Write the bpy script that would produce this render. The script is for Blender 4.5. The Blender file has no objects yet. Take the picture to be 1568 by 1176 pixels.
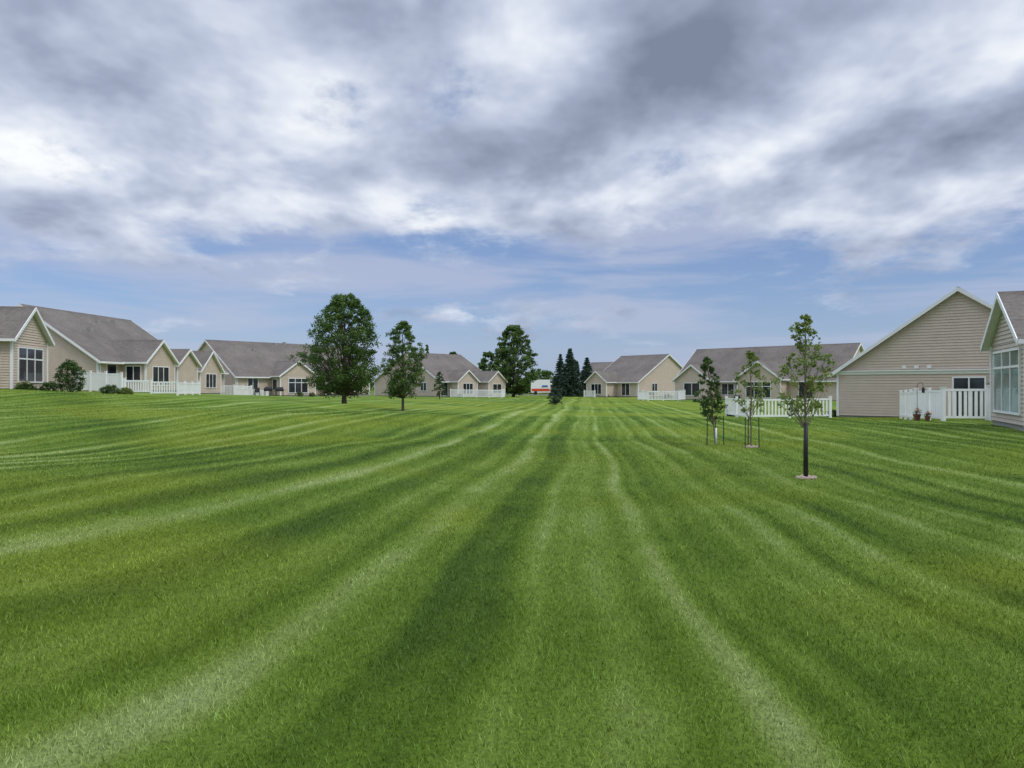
import bpy, math, random
import numpy as np
from mathutils import Vector
R = np.random.RandomState(7)
random.seed(7)
sc = bpy.context.scene
sc.view_settings.view_transform = 'Standard'
sc.view_settings.look = 'None'
sc.view_settings.exposure = 0

# ------------------------------------------------------------------ terrain
CP = np.array([
 (0,0,0),(-5,5,0),(5,5,0),(0,12,0),(8,14,0),(-6,13,0.03),(0,20,-0.03),(3,26,-0.20),(9,22,0),(3,36,0.0),(3,60,0),(0,90,0.0),
 (-14,20,.22),(-20,30,.95),(-12,30,.5),(-7,22,.16),(-14,26,.3),(-28,42,1.5),(-29,50,1.35),(-24,52,1.1),(-32,62,1.25),(-34.6,75,.95),
 (-33,87,.55),(-22,100,.4),(-20,70,.75),(-10,113,.1),(-11.35,50,.48),(-6.2,42,.44),(-14,40,.75),(18,42,-.04),(15,40,-.03),(17,28,.22),(24,27,.3),(35,35,.2),
 (25,98,.1),(20,118,0),(0,150,-.1),(7,135,-.1),(7,160,-.2),(18,155,-.1),(-12,150,0),(40,150,0),(-60,100,.8),(-60,40,1.8),(60,20,.3),(0,-20,0),(-30,-10,.2),(30,-10,0),
 (-30,15,.7),(12,75,0),(60,90,.2),(-40,150,.1),(-9,9,.02),(14,18,.02),(10,30,-.03),(0,180,-.1)], float)
def _tps(r):
    return np.where(r > 1e-9, r*r*np.log(r+1e-12), 0.0)
_n = len(CP)
_D = np.hypot(CP[:,None,0]-CP[None,:,0], CP[:,None,1]-CP[None,:,1])/50.0
_K = _tps(_D) + np.eye(_n)*0.002
_P = np.c_[np.ones(_n), CP[:,0]/50, CP[:,1]/50]
_M = np.block([[_K,_P],[_P.T,np.zeros((3,3))]])
_W = np.linalg.solve(_M, np.r_[CP[:,2],0,0,0])
def H(x, y):
    x = np.atleast_1d(np.asarray(x,float)); y = np.atleast_1d(np.asarray(y,float))
    out = np.zeros(x.shape)
    flat = out.ravel(); xf = x.ravel(); yf = y.ravel()
    for i in range(0, len(xf), 100000):
        a = xf[i:i+100000]; b = yf[i:i+100000]
        d = np.hypot(a[:,None]-CP[None,:,0], b[:,None]-CP[None,:,1])/50.0
        v = _tps(d)@_W[:_n] + _W[_n] + _W[_n+1]*a/50 + _W[_n+2]*b/50
        fd = np.clip((b-4)/8,0,1)*np.clip((60-b)/20,0,1)
        v += fd*(0.045*np.sin(a*0.55+b*0.35)*np.cos(b*0.42-a*0.2+.6) + 0.13*np.sin(a*0.25-b*0.33+1.3)*np.clip((-a-1)/8,0,1))
        rr = np.hypot(a, b-60)
        t = np.clip((rr-85)/70, 0, 1); t = t*t*(3-2*t)
        flat[i:i+100000] = np.clip(v, -0.6, 3)*(1-t)
    return out
def h1(x,y): return float(H(x,y)[0])

# ------------------------------------------------------------------ mowing pattern (numpy)
_T = np.random.RandomState(99).rand(256,256)
def vn(x,y):
    xi=np.floor(x).astype(int); yi=np.floor(y).astype(int); fx=x-xi; fy=y-yi
    fx=fx*fx*(3-2*fx); fy=fy*fy*(3-2*fy)
    g=lambda a,b:_T[a%256,b%256]
    return (g(xi,yi)*(1-fx)+g(xi+1,yi)*fx)*(1-fy)+(g(xi,yi+1)*(1-fx)+g(xi+1,yi+1)*fx)*fy
def fbm(x,y,o=4,p=.5):
    s=0;a=1;t=0
    for i in range(o):
        s=s+a*vn(x+17.3*i,y+5.1*i); t+=a; a*=p; x=x*2.03; y=y*2.03
    return s/t
# (position, strength, half width) of pale grass laid away from the mower, and darker grass laid towards it
LINES=[(-4.0,.80,.22),(-3.2,.45,.13),(-2.35,.6,.16),(-1.66,.9,.14),(-1.25,.45,.10),(-.45,.5,.13),(-.22,.35,.06),(-.02,.6,.10),(.42,.95,.10),(.72,.45,.07),(1.25,.35,.08),(1.62,.9,.12),(2.0,.3,.07),(2.35,.45,.10),(2.9,.3,.08),(3.35,.8,.14),(3.8,.35,.08),(4.3,.5,.12)]
DARK=[(-1.0,.6,.2),(-.75,.4,.12),(.95,.45,.18),(.58,.4,.06),(1.9,.35,.12),(2.65,.45,.22),(-2.8,.45,.22),(-2.0,.4,.12),(-4.6,.45,.3),(.2,.3,.08),(4.75,.4,.2),(3.6,.35,.08),(-3.6,.4,.12)]
_r=np.random.RandomState(5)
for k in range(60):
    LINES.append((-5.2-k*.95+_r.normal()*.15,.3+.6*_r.rand(),.10+.12*_r.rand())); DARK.append((-4.75-k*.95+_r.normal()*.1,.25+.4*_r.rand(),.2))
    LINES.append((5.2+k*.95+_r.normal()*.15,.3+.6*_r.rand(),.09+.11*_r.rand())); DARK.append((5.65+k*.95+_r.normal()*.1,.25+.4*_r.rand(),.2))
_ug=np.linspace(-60,60,12001); _prof=np.zeros_like(_ug)+.38
for u,a,w in LINES: _prof+=a*.47*np.exp(-np.abs((_ug-u)/w)**1.8)
for u,a,w in DARK: _prof-=a*.48*np.exp(-((_ug-u)/w)**2)
for f,a in ((.9,.09),(2.7,.10),(6.1,.11),(11,.08)): _prof+=a*(vn(_ug*f+900,_ug*0+3.3)-.5)*2
def pattern(X,Y):
    c=X-.1*Y+.50*(vn(Y*.07+40,Y*0+1.5)-.5)+.55*(fbm(X*.25+50,Y*.16+50,2)-.5)+.14*(vn(X*.6+9,Y*.55+4)-.5)
    Ym=np.maximum(Y,1)
    c=c+.20*np.sin(Y*.95+.8+X*.25)*np.exp((3-Ym)/5.)
    w=1+.68*np.exp((3-Ym)/4.)+.55*np.clip((-c-2.5)/4,0,1)*np.exp((3-Ym)/11.)
    u=c/w
    s=np.interp(u,_ug,_prof)
    al=fbm(u*1.3+80,Y*.22+30,4,.62)
    base=.38
    s=base+(s-base)*np.clip(.15+1.65*al,0,1.5)
    cr=X*.42+Y*.30
    s=s+.26*(vn(cr*1.1+60,cr*0+9)-.5)*(.35+np.clip((Y-8)/20,0,1))
    q=np.hypot(X-9.5,Y-5.2)
    for (rd,wd,am) in ((4.7,.25,.26),(4.1,.28,-.24),(3.5,.2,.18),(5.4,.25,-.12)):
        s=s+am*np.exp(-((q-rd)/wd)**2)*np.clip(8-X,0,1)*np.clip(Y-3.2,0,1)
    s=s+.36*(fbm(X*1.1+20,Y*.8+20,4,.6)-.5)+.28*(fbm(X*.16+7,Y*.12+9,3)-.5)+.20*(fbm(X*7,Y*5,2)-.5)
    s=s-.16*np.exp(-((Y-25.5-.1*X)/1.1)**2)*(np.abs(X-2.5)<9)
    ye=np.clip((fbm(X*.13+120,Y*.13+33,4,.55)-.48)*3.0,0,.5)
    for (cx,cy,rx,ry,a) in ((4.6,6.6,1.1,.7,.55),(3.2,5.6,.9,.6,.35),(-6.2,12,1.6,1.6,.5),(-9,12,2.5,1.2,.5),(-.7,9.7,.35,.9,.5),(2,18,3,3,.2)):
        ye=np.maximum(ye,a*np.exp(-((X-cx)/rx)**2-((Y-cy)/ry)**2))
    return np.clip(s,0,1), np.clip(ye,0,1)

# ------------------------------------------------------------------ node helpers
def mat(name):
    m = bpy.data.materials.new(name); m.use_nodes = True
    nt = m.node_tree
    return m, nt, nt.nodes['Principled BSDF']
class N:
    def __init__(s, nt): s.nt = nt
    def new(s, t, **kw):
        n = s.nt.nodes.new(t)
        for k,v in kw.items(): setattr(n,k,v)
        return n
    def link(s,a,b): s.nt.links.new(a,b)
    def attr(s,name):
        a=s.new('ShaderNodeAttribute'); a.attribute_name=name; return a.outputs['Fac']
    def math(s, op, a, b=None, c=None, clamp=False):
        n = s.nt.nodes.new('ShaderNodeMath'); n.operation = op; n.use_clamp = clamp
        for i,v in enumerate((a,b,c)):
            if v is None: continue
            if isinstance(v,(int,float)): n.inputs[i].default_value = v
            else: s.nt.links.new(v, n.inputs[i])
        return n.outputs[0]
    def mix(s, f, a, b, mode='MIX'):
        n = s.nt.nodes.new('ShaderNodeMix'); n.data_type='RGBA'; n.blend_type = mode
        for i,v in ((0,f),(6,a),(7,b)):
            if isinstance(v,(int,float)): n.inputs[i].default_value = v
            elif isinstance(v,(tuple,list)): n.inputs[i].default_value = (*v[:3],1)
            else: s.nt.links.new(v, n.inputs[i])
        return n.outputs[2]
    def noise(s, vec, scale, detail=2, rough=.5, dist=0, dim='3D'):
        n = s.nt.nodes.new('ShaderNodeTexNoise'); n.noise_dimensions = dim
        n.inputs['Scale'].default_value = scale; n.inputs['Detail'].default_value = detail
        n.inputs['Roughness'].default_value = rough; n.inputs['Distortion'].default_value = dist
        if vec is not None:
            s.nt.links.new(vec, n.inputs['W' if dim=='1D' else 'Vector'])
        return n.outputs[0]
    def ramp(s, fac, stops, interp='LINEAR'):
        n = s.nt.nodes.new('ShaderNodeValToRGB'); cr = n.color_ramp; cr.interpolation = interp
        while len(cr.elements) > 1: cr.elements.remove(cr.elements[-1])
        cr.elements[0].position = stops[0][0]
        def col(c): return (c,c,c,1) if isinstance(c,(int,float)) else (*c,1)
        cr.elements[0].color = col(stops[0][1])
        for p,c in stops[1:]:
            e = cr.elements.new(p); e.color = col(c)
        s.nt.links.new(fac, n.inputs[0]); return n.outputs[0]
    def maprange(s, v, a,b,c,d, smooth=False):
        n = s.nt.nodes.new('ShaderNodeMapRange')
        if smooth: n.interpolation_type='SMOOTHSTEP'
        s.nt.links.new(v, n.inputs[0])
        for i,q in enumerate((a,b,c,d)): n.inputs[i+1].default_value = q
        return n.outputs[0]

# ------------------------------------------------------------------ turf material
def mk_turf(name, blade):
    m, nt, bs = mat(name); n=N(nt)
    s=n.attr('mow')
    col = n.ramp(s, [(.0,(.052,.103,.009)),(.32,(.100,.172,.015)),(.58,(.152,.232,.032)),(.85,(.235,.310,.090)),(1.0,(.28,.35,.13))])
    col = n.mix(n.attr('yellow'), col, (.200,.248,.018))
    if blade:
        f = n.attr('rnd')
        col = n.mix(1.0, col, n.maprange(f, 0, 1, .58, 1.85), 'MULTIPLY')
        col = n.mix(n.math('MULTIPLY',n.math('GREATER_THAN', f, .965),.5), col, (.42,.40,.18))
        bs.inputs['Roughness'].default_value = .5
        bs.inputs['Specular IOR Level'].default_value = .28
        n.link(col, bs.inputs['Base Color'])
    else:
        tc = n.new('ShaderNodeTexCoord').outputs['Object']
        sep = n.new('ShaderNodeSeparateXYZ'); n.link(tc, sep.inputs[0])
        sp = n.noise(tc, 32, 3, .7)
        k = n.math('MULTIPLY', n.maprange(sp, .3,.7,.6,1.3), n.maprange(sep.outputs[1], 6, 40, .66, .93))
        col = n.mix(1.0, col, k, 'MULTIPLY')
        n.link(col, bs.inputs['Base Color'])
        bs.inputs['Roughness'].default_value = .9
        bs.inputs['Specular IOR Level'].default_value = .1
        bp = n.new('ShaderNodeBump'); bp.inputs['Strength'].default_value=.4; bp.inputs['Distance'].default_value=.03
        n.link(sp, bp.inputs['Height']); n.link(bp.outputs[0], bs.inputs['Normal'])
    return m
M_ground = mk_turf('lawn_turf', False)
M_blade = mk_turf('grass_blade', True)

def npmesh(name, V, F, material, attrs=None, smooth=False):
    me = bpy.data.meshes.new(name)
    V = np.asarray(V, np.float32); F = np.asarray(F, np.int32)
    nv, nf, k = len(V), len(F), F.shape[1]
    me.vertices.add(nv); me.vertices.foreach_set('co', V.ravel())
    me.loops.add(nf*k); me.loops.foreach_set('vertex_index', F.ravel())
    me.polygons.add(nf); me.polygons.foreach_set('loop_start', np.arange(0,nf*k,k,dtype=np.int32))
    me.polygons.foreach_set('loop_total', np.full(nf,k,np.int32))
    if smooth: me.polygons.foreach_set('use_smooth', np.ones(nf,bool))
    me.update(calc_edges=True)
    if attrs:
        for kx,a in attrs.items():
            at = me.attributes.new(kx,'FLOAT','POINT'); at.data.foreach_set('value', np.asarray(a,np.float32).ravel())
    me.materials.append(material)
    o = bpy.data.objects.new(name, me); sc.collection.objects.link(o)
    return o

def axis(lo, hi, fine_lo, fine_hi, step, g=1.1):
    a = list(np.arange(fine_lo, fine_hi+1e-6, step))
    s, v = step, a[-1]
    while v < hi: s *= g; v += s; a.append(v)
    s, v = step, a[0]; pre=[]
    while v > lo: s *= g; v -= s; pre.append(v)
    return np.array(pre[::-1]+a)
gx = axis(-3000,3000,-22,26,.10,1.035); gy = axis(-2000,5000,1,40,.30,1.035)
GX, GY = np.meshgrid(gx, gy)
GZ = H(GX, GY); GS, GYE = pattern(GX, GY)
nx, ny = len(gx), len(gy); print('ground', nx*ny)
idx = np.arange(nx*ny).reshape(ny,nx)
F = np.stack([idx[:-1,:-1],idx[:-1,1:],idx[1:,1:],idx[1:,:-1]],-1).reshape(-1,4)
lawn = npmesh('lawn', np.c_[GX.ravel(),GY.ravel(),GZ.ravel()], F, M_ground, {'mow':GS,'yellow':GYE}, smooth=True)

# grass blades
allV=[]; allR=[]; allS=[]; allY=[]
for (y0,y1,dens,wd,hh) in ((1.8,6,5400,.0050,.031),(6,12,1900,.0078,.031),(12,24,540,.0130,.032),(24,40,160,.023,.034)):
    area = .82*(y1*y1-y0*y0) + 2.6*(y1-y0)
    cnt = int(area*dens)
    y = y0+(y1-y0)*R.rand(cnt*2)
    keep = R.rand(cnt*2) < (.82*y+1.3)/(.82*y1+1.3)
    y = y[keep][:cnt]; c = len(y)
    x = (R.rand(c)*2-1)*(.82*y+1.3)
    z = H(x,y); s_,ye_ = pattern(x,y)
    tuft = fbm(x*5,y*5,3,.65)
    a = R.rand(c)*2*math.pi
    w = wd*(.6+.8*R.rand(c)); hgt = hh*(.4+.8*R.rand(c))*(.5+1.0*tuft)
    la = R.rand(c)*2*math.pi; ll = hgt*(.2+.9*R.rand(c))
    dx, dy = np.cos(a)*w/2, np.sin(a)*w/2
    b0 = np.c_[x-dx,y-dy,z-.004]; b1 = np.c_[x+dx,y+dy,z-.004]
    tp = np.c_[x+np.cos(la)*ll, y+np.sin(la)*ll, z+hgt]
    allV.append(np.stack([b0,b1,tp],1).reshape(-1,3)); allR.append(np.repeat(np.clip(R.rand(c)*.8+(tuft-.3)*.4,0,1),3)); allS.append(np.repeat(s_,3)); allY.append(np.repeat(ye_,3))
V = np.concatenate(allV)
npmesh('grass_blades', V, np.arange(len(V)).reshape(-1,3), M_blade, {'rnd':np.concatenate(allR),'mow':np.concatenate(allS),'yellow':np.concatenate(allY)})
print('blades', len(V)//3)

# ------------------------------------------------------------------ simple materials
def simple(name, col, rough=.6, var=.12, scale=6, spec=.4, metal=0, bump=0, stretch=None):
    m, nt, bs = mat(name); n = N(nt)
    tc = n.new('ShaderNodeTexCoord').outputs['Object']
    if stretch:
        mp = n.new('ShaderNodeMapping'); mp.inputs['Scale'].default_value = stretch; n.link(tc, mp.inputs[0]); tc = mp.outputs[0]
    ns = n.noise(tc, scale, 4, .65)
    k = n.maprange(ns, .25,.75, 1-var, 1+var)
    c = n.mix(1.0, col, k, 'MULTIPLY')
    n.link(c, bs.inputs['Base Color'])
    bs.inputs['Roughness'].default_value = rough; bs.inputs['Specular IOR Level'].default_value = spec
    bs.inputs['Metallic'].default_value = metal
    if bump:
        bp = n.new('ShaderNodeBump'); bp.inputs['Strength'].default_value=bump; bp.inputs['Distance'].default_value=.02
        n.link(ns, bp.inputs['Height']); n.link(bp.outputs[0], bs.inputs['Normal'])
    return m
M_side  = simple('vinyl_siding_tan', (.565,.465,.375), .6, .08, 1.2)
M_side2 = simple('vinyl_siding_grey', (.52,.445,.38), .6, .07, 1.2)
M_white = simple('white_trim', (.80,.80,.79), .5, .05, 3)
M_vinyl = simple('white_vinyl', (.87,.87,.87), .4, .05, 2)
M_found = simple('foundation_concrete', (.30,.29,.27), .85, .15, 5)
M_dark  = simple('dark_metal', (.02,.02,.022), .5, .2, 8)
M_terra = simple('terracotta', (.18,.075,.045), .8, .2, 12)
M_bark  = simple('bark', (.10,.078,.06), .9, .35, 14, bump=.6, stretch=(1,1,.25))
M_bark2 = simple('young_bark', (.17,.14,.10), .85, .3, 20, stretch=(1,1,.25))
M_mulch = simple('mulch_stone', (.42,.33,.26), .9, .4, 30, bump=.8)
M_asph  = simple('asphalt', (.055,.055,.058), .9, .2, 20)
M_stake = simple('green_stake', (.035,.05,.035), .7, .2, 8)
def shingle():
    m, nt, bs = mat('asphalt_shingles'); n = N(nt)
    tc = n.new('ShaderNodeTexCoord').outputs['Object']
    mp = n.new('ShaderNodeMapping'); mp.inputs['Scale'].default_value=(3.2,3.2,9); n.link(tc, mp.inputs[0])
    a = n.noise(mp.outputs[0], 1.6, 4, .7); b = n.noise(tc, .5, 3, .6)
    sep = n.new('ShaderNodeSeparateXYZ'); n.link(tc, sep.inputs[0])
    saw = n.math('FRACT', n.math('MULTIPLY', sep.outputs[2], 7.0))
    k = n.math('MULTIPLY', n.maprange(a,.25,.75,.66,1.36), n.maprange(b,.3,.7,.82,1.18))
    k = n.math('MULTIPLY', k, n.maprange(saw,0,.3,.8,1.0))
    c = n.mix(1.0, (.150,.131,.116), k, 'MULTIPLY'); n.link(c, bs.inputs['Base Color'])
    bs.inputs['Roughness'].default_value=.9; bs.inputs['Specular IOR Level'].default_value=.2
    return m
M_roof = shingle()
def glass(name, col):
    m, nt, bs = mat(name); n = N(nt)
    tc = n.new('ShaderNodeTexCoord').outputs['Object']
    a = n.noise(tc, .9, 2, .5)
    c = n.mix(n.maprange(a,.4,.6,0,1), col, tuple(v*2.2+.01 for v in col)); n.link(c, bs.inputs['Base Color'])
    bs.inputs['Roughness'].default_value=.06; bs.inputs['Specular IOR Level'].default_value=.6
    return m
M_glass = glass('window_glass', (.012,.015,.018))
M_glass2 = glass('window_glass_teal', (.05,.115,.105))

# ------------------------------------------------------------------ mesh builder
class B:
    def __init__(s): s.V=[]; s.F=[]
    def face(s, pts):
        i=len(s.V); s.V += [tuple(p) for p in pts]; s.F.append(tuple(range(i,i+len(pts))))
    def hexa(s, b, t):
        i=len(s.V); s.V += [tuple(p) for p in b]+[tuple(p) for p in t]
        s.F += [(i+3,i+2,i+1,i),(i+4,i+5,i+6,i+7),(i,i+1,i+5,i+4),(i+1,i+2,i+6,i+5),(i+2,i+3,i+7,i+6),(i+3,i,i+4,i+7)]
    def box(s, x0,x1,y0,y1,z0,z1):
        s.hexa([(x0,y0,z0),(x1,y0,z0),(x1,y1,z0),(x0,y1,z0)],[(x0,y0,z1),(x1,y0,z1),(x1,y1,z1),(x0,y1,z1)])
    def obox(s, O, d, n, a0,a1, b0,b1, z0,z1):
        def p(a,b,z): return (O[0]+d[0]*a+n[0]*b, O[1]+d[1]*a+n[1]*b, z)
        s.hexa([p(a0,b0,z0),p(a1,b0,z0),p(a1,b1,z0),p(a0,b1,z0)],[p(a0,b0,z1),p(a1,b0,z1),p(a1,b1,z1),p(a0,b1,z1)])
    def tube(s, pts, rad, k=7):
        i0=len(s.V); pts=[np.array(p,float) for p in pts]
        for j,p in enumerate(pts):
            d = pts[min(j+1,len(pts)-1)]-pts[max(j-1,0)]; d/= (np.linalg.norm(d)+1e-9)
            up = np.array([1,0,0]) if abs(d[0])<.8 else np.array([0,1,0])
            a=np.cross(d,up); a/=np.linalg.norm(a); b=np.cross(d,a)
            for q in range(k):
                t=2*math.pi*q/k; s.V.append(tuple(p+rad[j]*(math.cos(t)*a+math.sin(t)*b)))
        for j in range(len(pts)-1):
            for q in range(k):
                s.F.append((i0+j*k+q,i0+j*k+(q+1)%k,i0+(j+1)*k+(q+1)%k,i0+(j+1)*k+q))
        s.F.append(tuple(i0+q for q in range(k))[::-1]); s.F.append(tuple(i0+(len(pts)-1)*k+q for q in range(k)))
    def obj(s, name, m, parent=None, smooth=False):
        if not s.F: return None
        me=bpy.data.meshes.new(name); me.from_pydata(s.V,[],s.F); me.materials.append(m)
        if smooth: me.polygons.foreach_set('use_smooth',[True]*len(me.polygons))
        me.update()
        o=bpy.data.objects.new(name,me); sc.collection.objects.link(o)
        if parent: o.parent=parent
        return o
def empty(name, loc, rz=0):
    e=bpy.data.objects.new(name,None); e.empty_display_size=.5; e.location=loc; e.rotation_euler=(0,0,rz)
    sc.collection.objects.link(e); return e

def wall(b, O, d, n, length, z0, He, rise=0, course=.15):
    z=z0; top=He+rise
    def iv(zz):
        if zz<=He or rise==0: return 0,length
        t=(zz-He)/rise*length/2; return t, length-t
    while z<top-1e-4:
        z1=min(z+course, top)
        if z<He<z1: z1=He
        a0,a1=iv(z); c0,c1=iv(z1)
        P=lambda a,o,zz:(O[0]+d[0]*a+n[0]*o,O[1]+d[1]*a+n[1]*o,zz)
        b.face([P(a0,.034,z),P(a1,.034,z),P(c1,0,z1),P(c0,0,z1)])
        b.face([P(a0,-.004,z),P(a1,-.004,z),P(a1,.034,z),P(a0,.034,z)])
        z=z1
def window(pt, O, d, n, s, w, zb, h, cols=1, transom=0):
    T,G=pt['trim'],pt['glass']; a0,a1=s-w/2,s+w/2; f=.075
    G.obox(O,d,n,a0,a1,.0,.040,zb,zb+h)
    T.obox(O,d,n,a0-f,a0,-.01,.08,zb-f,zb+h+f); T.obox(O,d,n,a1,a1+f,-.01,.08,zb-f,zb+h+f)
    T.obox(O,d,n,a0,a1,-.01,.076,zb+h,zb+h+f); T.obox(O,d,n,a0,a1,-.01,.095,zb-f,zb)
    for i in range(1,cols):
        c=a0+w*i/cols; T.obox(O,d,n,c-.035,c+.035,.02,.07,zb,zb+h)
    if transom:
        for i in range(cols):
            T.obox(O,d,n,a0+w*i/cols+(.036 if i else 0),a0+w*(i+1)/cols-(.036 if i<cols-1 else 0),.02,.065,zb+h-transom-.04,zb+h-transom+.04)
def gable_roof(pt, m, u0,u1,v0,v1,He,rise,ov=.4,ovr=.3,trim0=True,trim1=True):
    vm=(v0+v1)/2; half=(v1-v0)/2; p=rise/half
    U0=u0-(ovr if trim0 else 0); U1=u1+(ovr if trim1 else 0)
    for sgn in (-1,1):
        ve=vm+sgn*(half+ov); ze=He-ov*p+.16; zr=He+rise+.16
        def slab(b,ua,ub,dt,db,va=ve,za=ze,vr=vm,zr_=zr):
            b.hexa([m(ua,va,za-db),m(ub,va,za-db),m(ub,vr,zr_-db),m(ua,vr,zr_-db)],[m(ua,va,za-dt),m(ub,va,za-dt),m(ub,vr,zr_-dt),m(ua,vr,zr_-dt)])
        slab(pt['roof'],U0,U1,0,.06); slab(pt['trim'],U0+.01,U1-.01,.063,.11)
        if trim0: slab(pt['trim'],U0-.035,U0-.003,-.012,.2)
        if trim1: slab(pt['trim'],U1+.003,U1+.035,-.012,.2)
        e0=ve+sgn*.003; e1=ve+sgn*.10
        pt['trim'].hexa([m(U0,e0,ze-.16),m(U1,e0,ze-.16),m(U1,e1,ze-.16),m(U0,e1,ze-.16)],[m(U0,e0,ze-.012),m(U1,e0,ze-.012),m(U1,e1,ze-.012),m(U0,e1,ze-.012)])
    pt['roof'].hexa([m(U0,vm-.14,zr-.14*p+.005),m(U1,vm-.14,zr-.14*p+.005),m(U1,vm+.14,zr-.14*p+.005),m(U0,vm+.14,zr-.14*p+.005)],
                    [m(U0,vm-.02,zr+.03),m(U1,vm-.02,zr+.03),m(U1,vm+.02,zr+.03),m(U0,vm+.02,zr+.03)])
def house(A, th, L, W, z0, He, rise, crosses=(), wins=(), belt=None, side=None, glassm=None, extra=None, vents=()):
    r=empty('siding_house',(A[0],A[1],z0),math.radians(th))
    pt={k:B() for k in ('walls','roof','trim','glass','foundation','vents')}
    Ws={'F':((0,0),(1,0),(0,-1)),'L':((0,0),(0,1),(-1,0)),'R':((L,0),(0,1),(1,0)),'K':((0,W),(1,0),(0,1))}
    pt['foundation'].box(.03,L-.03,.03,W-.03,-1.2,.15)
    wall(pt['walls'],*Ws['F'],L,.15,He); wall(pt['walls'],*Ws['K'],L,.15,He)
    wall(pt['walls'],*Ws['L'],W,.15,He,rise); wall(pt['walls'],*Ws['R'],W,.15,He,rise)
    for (x,y) in ((0,0),(L,0),(0,W),(L,W)): pt['trim'].box(x-.06,x+.06,y-.06,y+.06,.1,He-.06)
    gable_roof(pt,lambda u,v,z:(u,v,z),0,L,0,W,He,rise)
    p=rise/(W/2)
    for i,(s,w,pr,Hc,rc) in enumerate(crosses):
        Ws['C%d'%i]=((s-w/2,-pr),(1,0),(0,-1)); Ws['S%d'%i]=((s-w/2,-pr),(0,1),(-1,0)); Ws['T%d'%i]=((s+w/2,-pr),(0,1),(1,0))
        wall(pt['walls'],*Ws['C%d'%i],w,.15,Hc,rc); wall(pt['walls'],*Ws['S%d'%i],pr,.15,Hc); wall(pt['walls'],*Ws['T%d'%i],pr,.15,Hc)
        pt['foundation'].box(s-w/2+.03,s+w/2-.03,-pr+.03,0,-1.2,.15)
        for x in (s-w/2,s+w/2): pt['trim'].box(x-.06,x+.06,-pr-.06,-pr+.06,.1,Hc-.06)
        yi=(Hc+rc-He)/p+.1
        gable_roof(pt,lambda u,v,z:(v,u,z),-pr,min(yi,W/2-.1),s-w/2,s+w/2,Hc,rc,ov=.3,trim1=False)
    for (wid,s,w,zb,h,c,t) in wins: window(pt,*Ws[wid],s,w,zb,h,c,t)
    if belt:
        O,d,n=Ws[belt]; pt['trim'].obox(O,d,n,-.2,W+.2,.0,.07,He-.12,He+.1)
        pt['trim'].obox(O,d,n,-.2,W+.2,.071,.16,He+.04,He+.10)
    for (u,v) in vents:
        zz=He+p*v+.16
        pt['vents'].tube([(u,v,zz-.1),(u,v,zz+.38)],[.05,.05],6)
        pt['vents'].box(u+1.2,u+1.55,v+.3,v+.65,zz+p*.3-.05,zz+p*.65+.14)
    if extra: extra(pt,Ws)
    pt['trim'].box(.12,.2,-.12,-.05,.1,He-.2); pt['trim'].box(L-.2,L-.12,-.12,-.05,.1,He-.2)
    pt['walls'].obj('walls',side or M_side,r); pt['roof'].obj('roof',M_roof,r); pt['trim'].obj('trim',M_white,r)
    pt['glass'].obj('windows',glassm or M_glass,r); pt['foundation'].obj('foundation',M_found,r); pt['vents'].obj('roof_vents',M_found,r)
    return r

# ------------------------------------------------------------------ houses (left row)
house((-29.0,32.5),100,17,12,1.45,3.0,4.0,[(10.6,4.4,2.6,3.0,1.75)],
      [('C0',2.2,3.0,.55,1.9,3,.6),('S0',1.2,1.1,.9,1.4,1,.4),('F',7.0,1.2,.9,1.4,2,0),('F',14.6,1.2,.9,1.4,2,0)],vents=[(12.5,4.0)])
house((-32.5,58),85,14,12.6,1.25,2.55,4.25,[(5.2,4.4,2.1,2.55,1.7),(11.6,3.6,1.0,2.5,1.3)],
      [('C0',2.2,2.4,.6,1.5,3,0),('S0',1.0,1.2,.9,1.2,2,0),('F',1.7,1.2,.2,2.0,1,0),('L',9,1.3,1.0,1.2,2,0)],vents=[(6,4.6),(9,5),(3,3.2)])
house((-35.4,75.5),86,13,9,.9,2.5,2.4,[(3.0,4.6,3.3,2.5,1.9)],
      [('C0',2.3,2.2,.7,1.4,3,0),('S0',1.6,1.2,.9,1.2,2,0)],vents=[(4,2)])
house((-33.6,90),48,20,15,.5,2.5,4.55,[(7.2,5.0,2.2,2.6,1.75),(14.2,4.6,1.2,2.5,1.6)],
      [('C0',2.5,2.7,.45,1.75,3,.5),('F',2.2,1.3,.2,2.0,2,0),('F',11.0,1.5,.8,1.3,2,0),('S0',1.2,1.0,.8,1.3,1,0),('L',11,1.2,1,1.2,2,0),('F',18,1.5,.8,1.2,2,0)],
      vents=[(8,6.6),(9.6,6.9),(12,6.4),(4,5)])
house((-11.2,114.5),50,12.5,15.5,.08,2.5,4.5,[(4.2,4.4,2.0,2.5,1.6),(9.8,4.0,3.2,2.5,1.5)],
      [('C0',2.2,2.2,.5,1.6,3,0),('C1',2.0,2.0,.6,1.4,2,0),('F',1.2,1.0,.2,2.0,1,0),('L',3.6,1.3,1,1.2,2,0),('L',8.0,1.3,1,1.2,2,0)],vents=[(5,6.2)])
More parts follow.
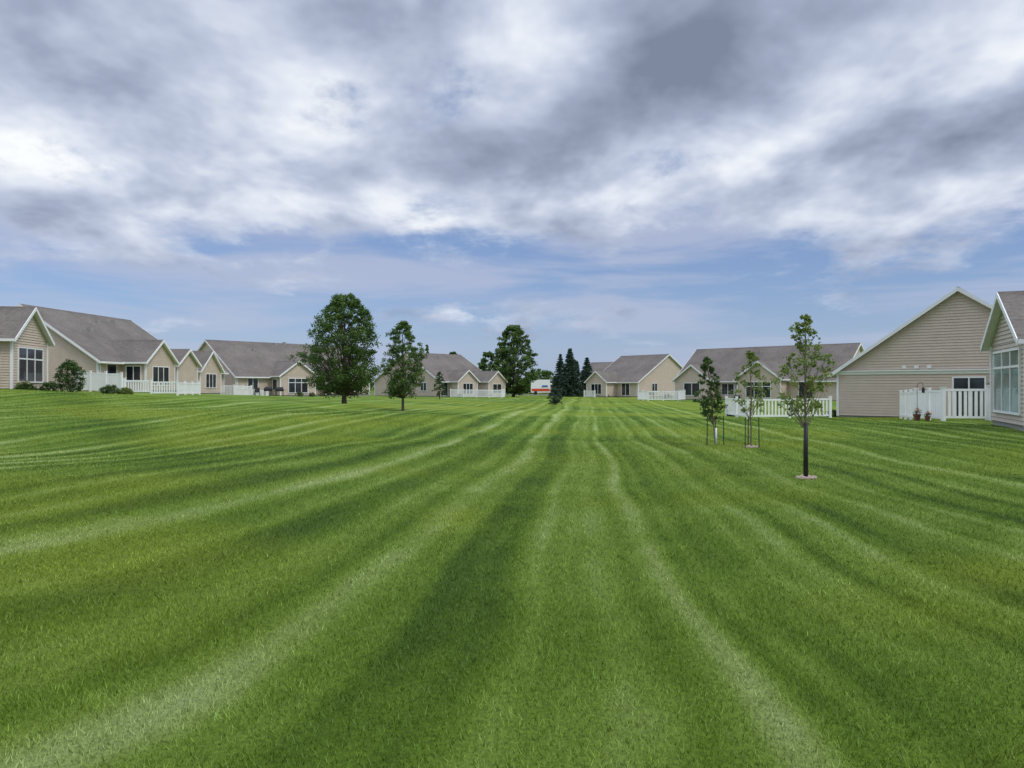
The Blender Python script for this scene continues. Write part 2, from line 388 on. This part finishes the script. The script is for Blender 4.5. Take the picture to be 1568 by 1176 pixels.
# ------------------------------------------------------------------ houses (right row)
house((13.6,125.0),-50,10,15,0,2.5,4.4,[(3.2,4.4,2.4,2.5,1.6)],
      [('C0',2.2,2.2,.5,1.6,3,0),('F',7.4,1.6,.3,1.9,2,0),('R',4,1.3,1,1.2,2,0)],side=M_side)
house((11.9,142),-42,11,12,0,2.5,3.8,[(4,4.4,2,2.5,1.6)],[('C0',2.2,2,.6,1.4,2,0),('R',4,1.3,1,1.2,2,0)])
house((21.6,97.1),-45,21,11,.02,2.5,4.1,[(3.4,5.0,1.8,2.5,1.8),(12.4,5.4,2.0,2.6,1.95)],
      [('C0',2.5,2.2,.6,1.5,2,0),('C1',2.7,3.0,.4,1.8,3,.5),('F',7.4,1.6,.7,1.3,2,0),('F',17.2,1.6,.2,2.0,2,0),('F',8.9,.9,.15,2.0,1,0)],vents=[(8,4),(15,4.4)])
def extraH(pt,Ws):
    O,d,n=Ws['L']
    for s,z in ((7.9,2.72),(8.5,2.72),(7.3,2.72),(4.1,2.74),(2.9,2.95)):
        pt['trim'].obox(O,d,n,s-.1,s+.1,.0,.09,z,z+.16)
    pt['vents'].obox(O,d,n,4.55,4.68,.0,.12,1.75,1.98)
house((27.6,34.3),50,15,11.9,-.06,2.55,4.15,[],[('L',5.5,1.35,.15,2.05,2,0),('L',1.5,1.3,.95,1.1,2,0)],belt='L',extra=extraH)
house((22.55,30.75),-112,16,11,.25,3.05,3.6,[(5.5,5.0,2.8,3.05,1.65)],
      [('C0',2.5,3.7,.55,2.15,3,.55),('T0',1.4,1.6,.6,2.1,2,.5)],glassm=M_glass2,side=M_side2)

# ------------------------------------------------------------------ fences
def fence(pts, h, pick=.085, gap=.085, post=1.9, name='white_picket_fence'):
    x0,y0=pts[0]; r=empty(name,(x0,y0,h1(x0,y0)))
    P=B(); K=B(); Rl=B(); z00=h1(x0,y0)
    for (a,b) in zip(pts[:-1],pts[1:]):
        d=np.array([b[0]-a[0],b[1]-a[1]]); L=np.linalg.norm(d); d/=L; n=(d[1],-d[0])
        za=h1(*a)-z00; zb=h1(*b)-z00
        O=(a[0]-x0,a[1]-y0)
        k=max(1,round(L/post))
        for i in range(k+1):
            s=L*i/k; z=za+(zb-za)*s/L
            P.obox(O,d,n,s-.06,s+.06,-.06,.06,z-.2,z+h+.06); P.obox(O,d,n,s-.08,s+.08,-.08,.08,z+h+.063,z+h+.1)
        for i in range(k):
            s0=L*i/k+.062; s1=L*(i+1)/k-.062; z=za+(zb-za)*(s0+s1)/2/L
            Rl.obox(O,d,n,s0,s1,-.022,.022,z+.1,z+.2); Rl.obox(O,d,n,s0,s1,-.022,.022,z+h-.12,z+h-.02)
            m=int((s1-s0)/(pick+gap)); off=((s1-s0)-(m*pick+(m-1)*gap))/2
            for q in range(m):
                t=s0+off+q*(pick+gap)
                K.obox(O,d,n,t,t+pick,-.012,.012,z+.203,z+h-.123)
    P.obj('posts',M_vinyl,r); Rl.obj('rails',M_vinyl,r); K.obj('pickets',M_vinyl,r)
fence([(-29.9,50.6),(-26.4,50.0)],1.35,.14,.01,1.2,'white_privacy_fence')
fence([(-28.6,54.5),(-27.2,52),(-23.6,52.2),(-24.1,57)],.95)
fence([(-35.2,84.5),(-31.6,84.0),(-31.0,88)],1.25)
fence([(-31,83.5),(-29,83.6),(-28.4,86)],.8)
fence([(-9.3,112),(-5.4,111.6),(-1.6,112),(-1.2,117)],1.2)
fence([(15.7,92),(16.2,88),(19.7,87.6),(21.5,92)],1.15)
fence([(12.9,44.5),(12.9,40.4),(17.6,40.9)],1.1,.085,.11)
fence([(11.8,121),(13.4,119.5)],1.1)
fence([(20.3,38.6),(18.9,34.6)],1.38,.09,.07,1.4)
fence([(18.9,34.6),(19.1,32.8)],1.40,.12,.02,.9,'white_fence_gate')
fence([(19.1,32.7),(20.75,32.3)],1.42,.12,.09,1.65)
fence([(20.85,32.25),(21.9,31.3)],1.42,.12,.09,1.4)

# ------------------------------------------------------------------ foliage
def leafmat(name, dark, light, yellow, tr=.3):
    m,nt,bs=mat(name); n=N(nt)
    c=n.ramp(n.attr('rnd'),[(0,dark),(.55,light),(1,yellow)])
    n.link(c,bs.inputs['Base Color']); bs.inputs['Roughness'].default_value=.5; bs.inputs['Specular IOR Level'].default_value=.3
    t=n.new('ShaderNodeBsdfTranslucent'); n.link(c,t.inputs[0]); ms=n.new('ShaderNodeMixShader'); ms.inputs[0].default_value=tr
    n.link(bs.outputs[0],ms.inputs[1]); n.link(t.outputs[0],ms.inputs[2]); n.link(ms.outputs[0],nt.nodes['Material Output'].inputs[0])
    return m
ML_maple=leafmat('maple_leaves',(.044,.090,.018),(.094,.170,.033),(.18,.26,.055))
ML_young=leafmat('young_leaves',(.10,.155,.03),(.19,.26,.055),(.36,.36,.11),.4)
ML_spruce=leafmat('spruce_needles',(.018,.040,.024),(.038,.075,.044),(.06,.11,.06),.1)
ML_shrub=leafmat('shrub_leaves',(.035,.075,.02),(.07,.13,.03),(.14,.20,.045),.25)
ML_flow=leafmat('flower_heads',(.35,.30,.05),(.45,.42,.25),(.55,.35,.3),.2)
ML_red=leafmat('red_flowers',(.45,.03,.02),(.6,.18,.03),(.6,.4,.05),.2)
def leaves(C, rad, per, size, seed, flat=.8, up=.5):
    r=np.random.RandomState(seed); C=np.asarray(C); n=len(C)
    rad=np.broadcast_to(np.asarray(rad,float),(n,))
    cen=np.repeat(C,per,0); rd=np.repeat(rad,per)
    off=r.normal(size=(len(cen),3)); off/=np.linalg.norm(off,axis=1)[:,None]; off*= (r.rand(len(cen))**.45)[:,None]*rd[:,None]*(.8+.45*r.rand(len(cen)))[:,None]; off[:,2]*=flat
    P=cen+off
    nr=r.normal(size=P.shape)+off/(rd[:,None]+1e-6)*.6; nr[:,2]+=up; nr/=np.linalg.norm(nr,axis=1)[:,None]
    t=r.normal(size=P.shape); a=np.cross(nr,t); a/=np.linalg.norm(a,axis=1)[:,None]; b=np.cross(nr,a)
    s=(size*(.6+.8*r.rand(len(P))))[:,None]
    q=np.stack([P-a*s*.5,P-b*s*.32+a*s*.05,P+a*s*.5,P+b*s*.32+a*s*.05],1).reshape(-1,3)
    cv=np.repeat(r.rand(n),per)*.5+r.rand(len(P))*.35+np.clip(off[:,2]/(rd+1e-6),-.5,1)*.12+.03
    return q, np.repeat(np.clip(cv,0,1),4)
def foliage_obj(name, parent, C, rad, per, size, seed, m, **k):
    q,cv=leaves(C,rad,per,size,seed,**k)
    o=npmesh(name,q,np.arange(len(q)).reshape(-1,4),m,{'rnd':cv}); o.parent=parent; return o
def broad_tree(name, x,y,h,th,rx,ncl,per,leaf,seed,m=ML_maple,prof=None,crad=.16,tr=.12,bark=M_bark,lean=(0,0),lobes=1.0,wob=1.0):
    r=np.random.RandomState(seed); root=empty(name,(x,y,h1(x,y)))
    b=B(); pts=[]; rad=[]
    for i in range(9):
        t=i/8; pts.append((lean[0]*t+r.normal()*.003*h*wob*(i>1), lean[1]*t+r.normal()*.003*h*wob*(i>1), -.15+t*(h*.93+.15))); rad.append(tr*(1.25 if i==0 else 1)*(1-t)**.8+.008)
    b.tube(pts,rad,9); T=np.array(pts)
    C=[];CR=[]
    ang0=r.rand()*6.28
    lob=[(r.rand()*6.28, r.rand(), lobes*(.10+.13*r.rand())) for _ in range(12)]
    for i in range(ncl):
        t=r.rand()**.95; a=ang0+i*2.399+r.rand()*.5
        env=rx*prof(t)
        for (la,lt,am) in lob:
            da=math.cos(a-la); env*=1+am*max(0,da)*math.exp(-((t-lt)/.10)**2)-am*.8*max(0,-da)*math.exp(-((t-lt)/.08)**2)
        q=env*(.22+.78*math.sqrt(r.rand()))*(.93 if r.rand()<.85 else 1.1)
        z=th+(h-th)*t-.10*q
        ax=np.interp(z,T[:,2],T[:,0]); ay=np.interp(z,T[:,2],T[:,1])
        c=np.array([ax+math.cos(a)*q, ay+math.sin(a)*q, z]); C.append(c); CR.append(rx*crad*(.6+.8*r.rand())*(1-.4*t))
        if i%3==0:
            zb=max(th*.75, z-q*1.1-.05*h); bx=np.interp(zb,T[:,2],T[:,0]); by=np.interp(zb,T[:,2],T[:,1])
            m0=np.array([bx,by,zb]); mid=m0*.45+c*.55; mid[2]-= .05*q
            r0=max(.005,np.interp(zb,T[:,2],rad)*.4)
            b.tube([m0,mid,c],[r0,r0*.6,.004],5)
    b.obj('trunk_and_limbs',bark,root)
    foliage_obj('foliage',root,C,CR,per,leaf,seed+5,m)
    return root
oval=lambda t: (math.sin(math.pi*min(1,max(0,t*.80+.17)))**.8)
rnd_=lambda t: (math.sin(math.pi*min(1,max(0,t*.84+.13)))**.62)
pyr=lambda t: max(0.05,1.0-.93*max(0,t-.22)/.78)*(min(1,.55+t*2.2))
broad_tree('maple_tree',-11.35,50,7.35,.75,2.5,540,70,.115,11,prof=rnd_,crad=.15,tr=.15,lobes=.9)
broad_tree('maple_tree',-6.2,42,5.05,.95,1.28,310,58,.085,23,prof=oval,crad=.17,tr=.07,lobes=.9)
broad_tree('maple_tree',.25,124,11.9,.8,3.7,400,65,.27,31,prof=rnd_,crad=.16,tr=.25,lobes=1.2)
broad_tree('maple_tree',-4.3,133,8.0,.8,2.4,150,60,.28,37,prof=oval,crad=.2,tr=.18)
broad_tree('maple_tree',-11.8,148,8.5,2,2.6,110,50,.32,41,prof=oval,crad=.22,tr=.18)
broad_tree('maple_tree',-17.3,150,10,2,1.2,50,50,.3,43,prof=pyr,crad=.25,tr=.18)
broad_tree('maple_tree',4.6,182,5.2,.3,2.8,90,50,.36,142,prof=rnd_,crad=.25,tr=.15)
broad_tree('maple_tree',8.6,184,5.6,.3,3.0,90,50,.36,143,prof=rnd_,crad=.25,tr=.15)
broad_tree('ornamental_tree',-8.6,88,3.3,.45,.72,100,50,.10,45,m=ML_shrub,prof=oval,crad=.22,tr=.05)
yprof=lambda t: (.35+.9*math.sin(math.pi*min(1,t*1.15+.08))) if t<.62 else max(.2,.95-1.35*(t-.55)*1.3)
def mulch(x,y,r0):
    b=B(); r=np.random.RandomState(3); e=empty('mulch_ring',(x,y,h1(x,y)))
    for i in range(90):
        a=r.rand()*6.28; q=r0*math.sqrt(r.rand()); s=.012+.018*r.rand()
        b.tube([(math.cos(a)*q,math.sin(a)*q,.0),(math.cos(a)*q+.01,math.sin(a)*q,s*.7+.01),(math.cos(a)*q,math.sin(a)*q+.01,s+.014)],[s*1.2,s,s*.4],6)
    b.tube([(0,0,-.05),(0,0,.008),(0,0,.014)],[r0,r0*.95,r0*.6],20)
    b.obj('stones',M_mulch,e)
t1=broad_tree('young_tree',5.4,13.6,2.98,1.2,.44,150,18,.055,51,m=ML_young,prof=yprof,crad=.23,tr=.018,bark=M_bark2,lobes=2)
g=B(); g.tube([(0,0,0),(0,0,.55),(0.004,0,1.02)],[.043,.041,.036],10); g.obj('black_trunk_guard',M_dark,t1,True)
mulch(5.4,13.6,.18)
t2=broad_tree('young_tree',6.85,21.2,2.75,1.05,.42,105,17,.062,57,m=ML_young,prof=yprof,crad=.25,tr=.016,bark=M_bark2,lobes=2)
t3=broad_tree('young_tree',6.15,22.3,2.62,.75,.40,150,26,.062,61,m=ML_shrub,prof=oval,crad=.25,tr=.016,bark=M_bark2,lean=(-.25,0))
def stakes(x,y,offs):
    e=empty('tree_stakes',(x,y,h1(x,y))); b=B(); w=B()
    for (dx,dy) in offs:
        b.tube([(dx,dy,-.1),(dx*.95,dy*.95,.86)],[.016,.014],6)
        w.tube([(dx*.95,dy*.95,.75),(0,0,.82)],[.004,.004],4)
    b.obj('stakes',M_stake,e); w.obj('guy_straps',M_dark,e)
stakes(6.85,21.2,[(-.2,-.1),(.2,-.1),(0,.25)]); stakes(6.15,22.3,[(-.3,-.1),(.2,-.12),(.05,.25)])
g=B(); g.tube([(0,0,0),(0,0,.5)],[.032,.032],10); g.obj('white_trunk_guard',M_vinyl,t3,True)
mulch(6.85,21.2,.2)
def spruce(x,y,h,rx,seed,name='spruce_tree',low=.05):
    r=np.random.RandomState(seed); root=empty(name,(x,y,h1(x,y))); b=B()
    b.tube([(0,0,-.1),(0,0,h*.5),(0,0,h)],[.02*h,.012*h,.01],7); C=[];CR=[]
    nl=20
    for i in range(nl):
        t=i/(nl-1); z=low*h+t*h*.93; rr_=rx*(1-t)**.8+.04
        k=max(3,int(16*(1-t)+4))
        for j in range(k):
            a=2*math.pi*j/k+r.rand()*.6+i; L=rr_*(.72+.4*r.rand())
            tip=np.array([math.cos(a)*L,math.sin(a)*L,z-.12*L+r.normal()*.03*h*.2])
            b.tube([(0,0,z+.05),tip],[.01*h*(1-t)*.4+.006,.004],4)
            for f in (.35,.68,1):
                C.append(tip*np.array([f,f,1])+np.array([0,0,(1-f)*.12*L])); CR.append(rx*.17*(1.1-.5*f)+.03)
    b.obj('trunk_and_limbs',M_bark,root)
    foliage_obj('needles',root,C,CR,20,.026*h+.02,seed,ML_spruce,flat=.6,up=.3)
spruce(9.3,142,8.0,1.9,3); spruce(10.2,130,8.4,2.4,4); spruce(13.6,134,7.0,2.2,5); spruce(12.2,140,6.6,1.9,6)
spruce(13.35,44,1.25,.45,9,'small_spruce',.02)
broad_tree('maple_tree',12.2,150,7.4,1,2.0,70,60,.32,47,prof=oval,crad=.25,tr=.18)
def shrub(name,x,y,rx,h,seed,m=ML_shrub,n=60,per=50,leaf=.07):
    r=np.random.RandomState(seed); root=empty(name,(x,y,h1(x,y))); b=B(); C=[];CR=[]
    for i in range(n):
        a=r.rand()*6.28; q=math.sqrt(r.rand()); z=h*(.08+.86*r.rand()); e=rx*math.sin(math.pi*min(1,z/h*.72+.22))*q
        c=np.array([math.cos(a)*e,math.sin(a)*e,z]); C.append(c); CR.append(rx*.22*(.6+.7*r.rand()))
        if i%4==0: b.tube([(0,0,-.05),c*.5,c],[.015,.01,.004],4)
    b.obj('stems',M_bark,root); foliage_obj('foliage',root,C,CR,per,leaf,seed,m)
    return root
shrub('round_shrub',-26.4,44.2,.85,2.0,71,n=110,per=60,leaf=.08)
shrub('round_shrub',4.0,69,.72,1.6,171,m=ML_spruce,n=110,per=55,leaf=.075)
shrub('low_shrub',-25.8,47.5,.6,.55,72); shrub('low_shrub',-25.0,47.8,.5,.45,73,m=ML_young)
shrub('low_shrub',-26.9,43,.5,.6,74)
f=shrub('flowering_shrub',-28.0,42.3,.55,.6,75,m=ML_young); foliage_obj('blooms',f,[(.1*i-.35,-.25,.5+.04*(i%3)) for i in range(8)],.16,14,.05,76,ML_flow)
f=shrub('flowering_shrub',-27.2,41.4,.5,.5,77); foliage_obj('blooms',f,[(.1*i-.35,-.25,.42+.04*(i%3)) for i in range(8)],.14,14,.05,78,ML_flow)
for (x,y,s) in ((-34,70,.5),(-26.6,92.5,.5),(-25.4,93.9,.45),(-21,98.5,.55),(-8,113,.5),(-3.9,119,.6),(20,95.4,.6),(24.5,91,.5),(27,88.5,.5),(15.5,120,.6),(18.3,42.2,.35),(-30,88.4,.4)):
    shrub('low_shrub',x,y,s,s*1.1,int(abs(x*7))+80,n=30,per=35,leaf=.09)
def planter(x,y,s=1):
    e=empty('flower_planter',(x,y,h1(x,y))); b=B(); b.tube([(0,0,0),(0,0,.16*s),(0,0,.26*s),(0,0,.28*s)],[.10*s,.13*s,.16*s,.15*s],14); b.obj('pot',M_terra,e)
    foliage_obj('leaves',e,[(.06,0,.34*s),(-.06,.03,.34*s),(0,-.06,.38*s),(0,.06,.42*s)],.13*s,40,.05,5,ML_shrub)
    foliage_obj('blooms',e,[(.08,-.1,.42*s),(-.08,-.08,.44*s),(0,-.1,.5*s),(.05,.05,.52*s)],.07*s,16,.045,6,ML_red)
planter(18.45,33.7,1.1); planter(18.65,33.2,.8)
e=empty('shepherd_hook',(18.35,33.5,h1(18.35,33.5))); b=B()
b.tube([(0,0,-.1),(0,0,1.55),(.05,0,1.7),(.16,0,1.75),(.26,0,1.68),(.28,0,1.55)],[.012]*6,6); b.tube([(.28,0,1.54),(.28,0,1.5),(.28,0,1.3),(.28,0,1.27)],[.01,.05,.07,.03],8); b.obj('hook',M_dark,e)
def grill(x,y):
    e=empty('barbecue_grill',(x,y,h1(x,y))); b=B()
    for dx in (-.4,.36):
        for dy in (-.22,.18): b.box(dx,dx+.04,dy,dy+.04,0,.62)
    b.box(-.42,.42,-.24,.24,.62,.82); b.hexa([(-.42,-.24,.823),(.42,-.24,.823),(.42,.24,.823),(-.42,.24,.823)],[(-.36,-.1,1.08),(.36,-.1,1.08),(.36,.2,1.1),(-.36,.2,1.1)])
    b.box(-.75,-.425,-.2,.2,.78,.81); b.box(.425,.75,-.2,.2,.78,.81); b.tube([(-.3,-.3,.92),(.3,-.3,.92)],[.015,.015],6); b.box(-.3,-.28,-.3,-.2,.91,.93); b.box(.28,.3,-.3,-.2,.91,.93)
    b.obj('grill_body',M_dark,e)
grill(-27.7,84.0); grill(-26.6,84.6); grill(17.2,92)
def chair(x,y,rz):
    e=empty('patio_chair',(x,y,h1(x,y)),rz); b=B()
    for dx in (-.25,.22):
        for dy in (-.25,.22): b.box(dx,dx+.03,dy,dy+.03,0,.42)
    b.box(-.27,.27,-.27,.27,.42,.46); b.hexa([(-.27,.24,.463),(.27,.24,.463),(.27,.27,.463),(-.27,.27,.463)],[(-.27,.34,.98),(.27,.34,.98),(.27,.37,.98),(-.27,.37,.98)])
    for dx in (-.29,.26): b.box(dx,dx+.03,-.27,.25,.62,.65); b.box(dx,dx+.03,-.27,-.24,.0,.62)
    b.obj('chair_frame',M_dark,e)
chair(-36.4,83,.6); chair(-35.7,82.8,-.5); chair(-28.6,83.0,.3)

# ------------------------------------------------------------------ road and truck
rx_=np.linspace(-90,90,181); V=[];F=[]
for yy in (157,165):
    V += [(x,yy,h1(x,yy)+.05) for x in rx_]
F=[(i,i+1,182+i,181+i) for i in range(180)]
npmesh('road',V,F,M_asph)
b=B()
for yy in (156.8,165.0):
    for i in range(180): b.box(rx_[i],rx_[i+1],yy,yy+.18,-.1+h1(rx_[i],yy),.17+h1(rx_[i],yy))
b.obj('kerb',M_found)
M_vw=simple('truck_white_paint',(.88,.88,.88),.3,.03,2,.5); M_vr=simple('truck_orange_red_paint',(.65,.09,.03),.3,.05,2,.5); M_vb=simple('truck_blue_paint',(.05,.14,.38),.3,.05,2,.5); M_tyre=simple('tyre_rubber',(.02,.02,.02),.8,.2,9)
tz=h1(6.9,158.6)+.05
e=empty('box_truck',(6.75,158.6,tz)); e.scale=(.85,1.1,1.2); b=B()
b.hexa([(-3.2,-1,.45),(1.7,-1,.45),(1.7,1,.45),(-3.2,1,.45)],[(-3.15,-.95,2.75),(1.6,-.95,2.75),(1.6,.95,2.75),(-3.15,.95,2.75)])
b.hexa([(1.71,-.95,.45),(3.2,-.95,.45),(3.2,.95,.45),(1.71,.95,.45)],[(1.71,-.95,1.25),(3.2,-.92,1.1),(3.2,.92,1.1),(1.71,.95,1.25)])
b.hexa([(1.71,-.94,1.253),(2.6,-.92,1.2),(2.6,.92,1.2),(1.71,.94,1.253)],[(1.71,-.85,2.15),(2.05,-.8,2.12),(2.05,.8,2.12),(1.71,.85,2.15)])
b.obj('body',M_vw,e)
b=B(); b.box(-3.0,1.5,-1.03,-1.0,.7,1.15); b.box(1.75,3.1,-.985,-.955,.6,.85); b.obj('red_stripes',M_vr,e)
b=B(); b.hexa([(-.6,-1.03,1.45),(1.0,-1.03,1.45),(1.0,-.9,1.45),(-.6,-.9,1.45)],[(-.3,-1.02,1.75),(1.0,-1.02,1.75),(1.0,-.9,1.75),(-.3,-.9,1.75)]); b.obj('blue_panel',M_vb,e)
b=B(); b.box(1.8,2.3,-.97,-.9,1.32,1.9); b.hexa([(2.63,-.8,1.22),(2.66,-.8,1.22),(2.66,.8,1.22),(2.63,.8,1.22)],[(2.1,-.75,2.05),(2.13,-.75,2.05),(2.13,.75,2.05),(2.1,.75,2.05)]); b.obj('windows',M_glass,e)
b=B()
for wx in (-2.0,2.4):
    for wy in (-1.02,.8): b.tube([(wx,wy,.4),(wx,wy+.24,.4)],[.4,.4],18)
b.obj('wheels',M_tyre,e)

# distant treeline
r=np.random.RandomState(91); C=[];CR=[]
for i in range(800):
    x=-420+840*r.rand(); y=330+30*r.rand(); hh=5.5+2.2*math.sin(x*.05)+1.6*math.sin(x*.13+1)
    C.append((x,y,max(.5,hh*r.rand()**.7))); CR.append(2.2+1.6*r.rand())
q,cv=leaves(C,CR,30,1.3,92); npmesh('distant_treeline',q,np.arange(len(q)).reshape(-1,4),ML_maple,{'rnd':cv*.8})

# ------------------------------------------------------------------ sky
W_=bpy.data.worlds.new('World'); sc.world=W_; W_.use_nodes=True; nt=W_.node_tree; n=N(nt)
bg=nt.nodes['Background']; bg.inputs['Strength'].default_value=.1
SE,SR=math.radians(52),math.radians(125)
sky=n.new('ShaderNodeTexSky'); sky.sky_type='NISHITA'; sky.sun_disc=False; sky.sun_elevation=SE; sky.sun_rotation=SR
sky.dust_density=.6; sky.air_density=1.0; sky.ozone_density=1.5
tc=n.new('ShaderNodeTexCoord').outputs['Generated']
sp=n.new('ShaderNodeSeparateXYZ'); n.link(tc,sp.inputs[0]); X,Y,Z=sp.outputs
zc=n.math('ADD',n.math('MAXIMUM',Z,0),.24)
PX=n.math('DIVIDE',X,zc); PY=n.math('DIVIDE',Y,zc)
cb=n.new('ShaderNodeCombineXYZ'); n.link(PX,cb.inputs[0]); n.link(PY,cb.inputs[1]); P=cb.outputs[0]
def off(v,o,s=(1,1,1)):
    mp=n.new('ShaderNodeMapping'); mp.inputs['Location'].default_value=o; mp.inputs['Scale'].default_value=s; n.link(v,mp.inputs[0]); return mp.outputs[0]
n1=n.noise(off(P,(3.1,7.7,0),(1,.85,1)),1.8,7,.60,.12)
n2=n.noise(off(P,(11.3,2.2,1),(1,.85,1)),2.8,7,.58,.12)
n2b=n.noise(off(P,(11.3,2.2+.08,1),(1,.85,1)),2.8,4,.55,.12)
def blob(cx,cy,rx,ry,amp):
    a=n.math('DIVIDE',n.math('SUBTRACT',PX,cx),rx); b_=n.math('DIVIDE',n.math('SUBTRACT',PY,cy),ry)
    d=n.math('ADD',n.math('MULTIPLY',a,a),n.math('MULTIPLY',b_,b_))
    return n.math('MULTIPLY',n.math('EXPONENT',n.math('MULTIPLY',d,-1.0)),amp)
dark=None
for bb in ((0.02,1.78,.24,.16,.27),(.33,1.42,.2,.22,.26),(.58,1.80,.40,.09,-.12),(-1.0,1.68,.32,.14,-.13),(-.28,1.98,.36,.10,-.11),(-.15,1.38,.3,.10,-.06),(.9,1.55,.35,.12,.07),(-.5,1.35,.25,.1,.07)):
    q=blob(*bb); dark=q if dark is None else n.math('ADD',dark,q)
cov=n.math('ADD',n1,n.maprange(Z,.12,.26,-.11,.155,True))
cov=n.math('ADD',cov,n.math('MULTIPLY',dark,.6))
mask=n.maprange(cov,.43,.60,0,1,True)
relief=n.math('MULTIPLY',n.math('SUBTRACT',n2b,n2),1.0)
br=n.math('SUBTRACT',n.math('ADD',n.math('MULTIPLY',n2,.95),n.math('MULTIPLY',n1,-.40)),dark)
br=n.math('ADD',n.math('ADD',br,.245),relief)
ccol=n.ramp(br,[(.20,(.205,.245,.34)),(.38,(.35,.405,.54)),(.51,(.52,.58,.72)),(.62,(.72,.77,.87)),(.76,(.96,.98,1.0))])
over=n.maprange(Z,.48,.9,1.0,2.9,True)  # clouds overhead, out of view, brightened to add light to the scene
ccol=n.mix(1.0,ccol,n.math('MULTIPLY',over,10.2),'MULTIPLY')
st=n.noise(off(tc,(1.3,2.2,0),(2.6,2.6,20)),1.1,5,.55,.3)
haze=n.maprange(Z,0.0,.13,1,0,True)
base=n.mix(.35,n.mix(1.0,sky.outputs[0],(.76,.86,1.10),'MULTIPLY'),(2.9,3.9,6.2))
lowc=n.mix(n.math('MULTIPLY',n.maprange(st,.40,.62,0,1,True),n.maprange(Z,.0,.2,.6,.65)),base,(5.0,5.4,6.9))
lowc=n.mix(n.math('MULTIPLY',haze,.55),lowc,(3.9,4.8,6.8))
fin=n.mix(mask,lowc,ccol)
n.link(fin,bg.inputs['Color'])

sl=bpy.data.lights.new('sun','SUN'); sl.energy=1.4; sl.angle=math.radians(16); sl.color=(1,.95,.87)
so=bpy.data.objects.new('sun',sl); sc.collection.objects.link(so)
dirv=(math.sin(SR)*math.cos(SE), math.cos(SR)*math.cos(SE), math.sin(SE))
so.rotation_euler=Vector(dirv).to_track_quat('Z','Y').to_euler(); so.location=(20,-10,40)

cam=bpy.data.cameras.new('camera'); co=bpy.data.objects.new('camera',cam); sc.collection.objects.link(co)
cam.sensor_width=36; cam.lens=26.0; cam.clip_end=8000; cam.clip_start=.05
co.location=(0,0,1.7+h1(0,0)); co.rotation_euler=(math.radians(90.2),0,0)
sc.camera=co
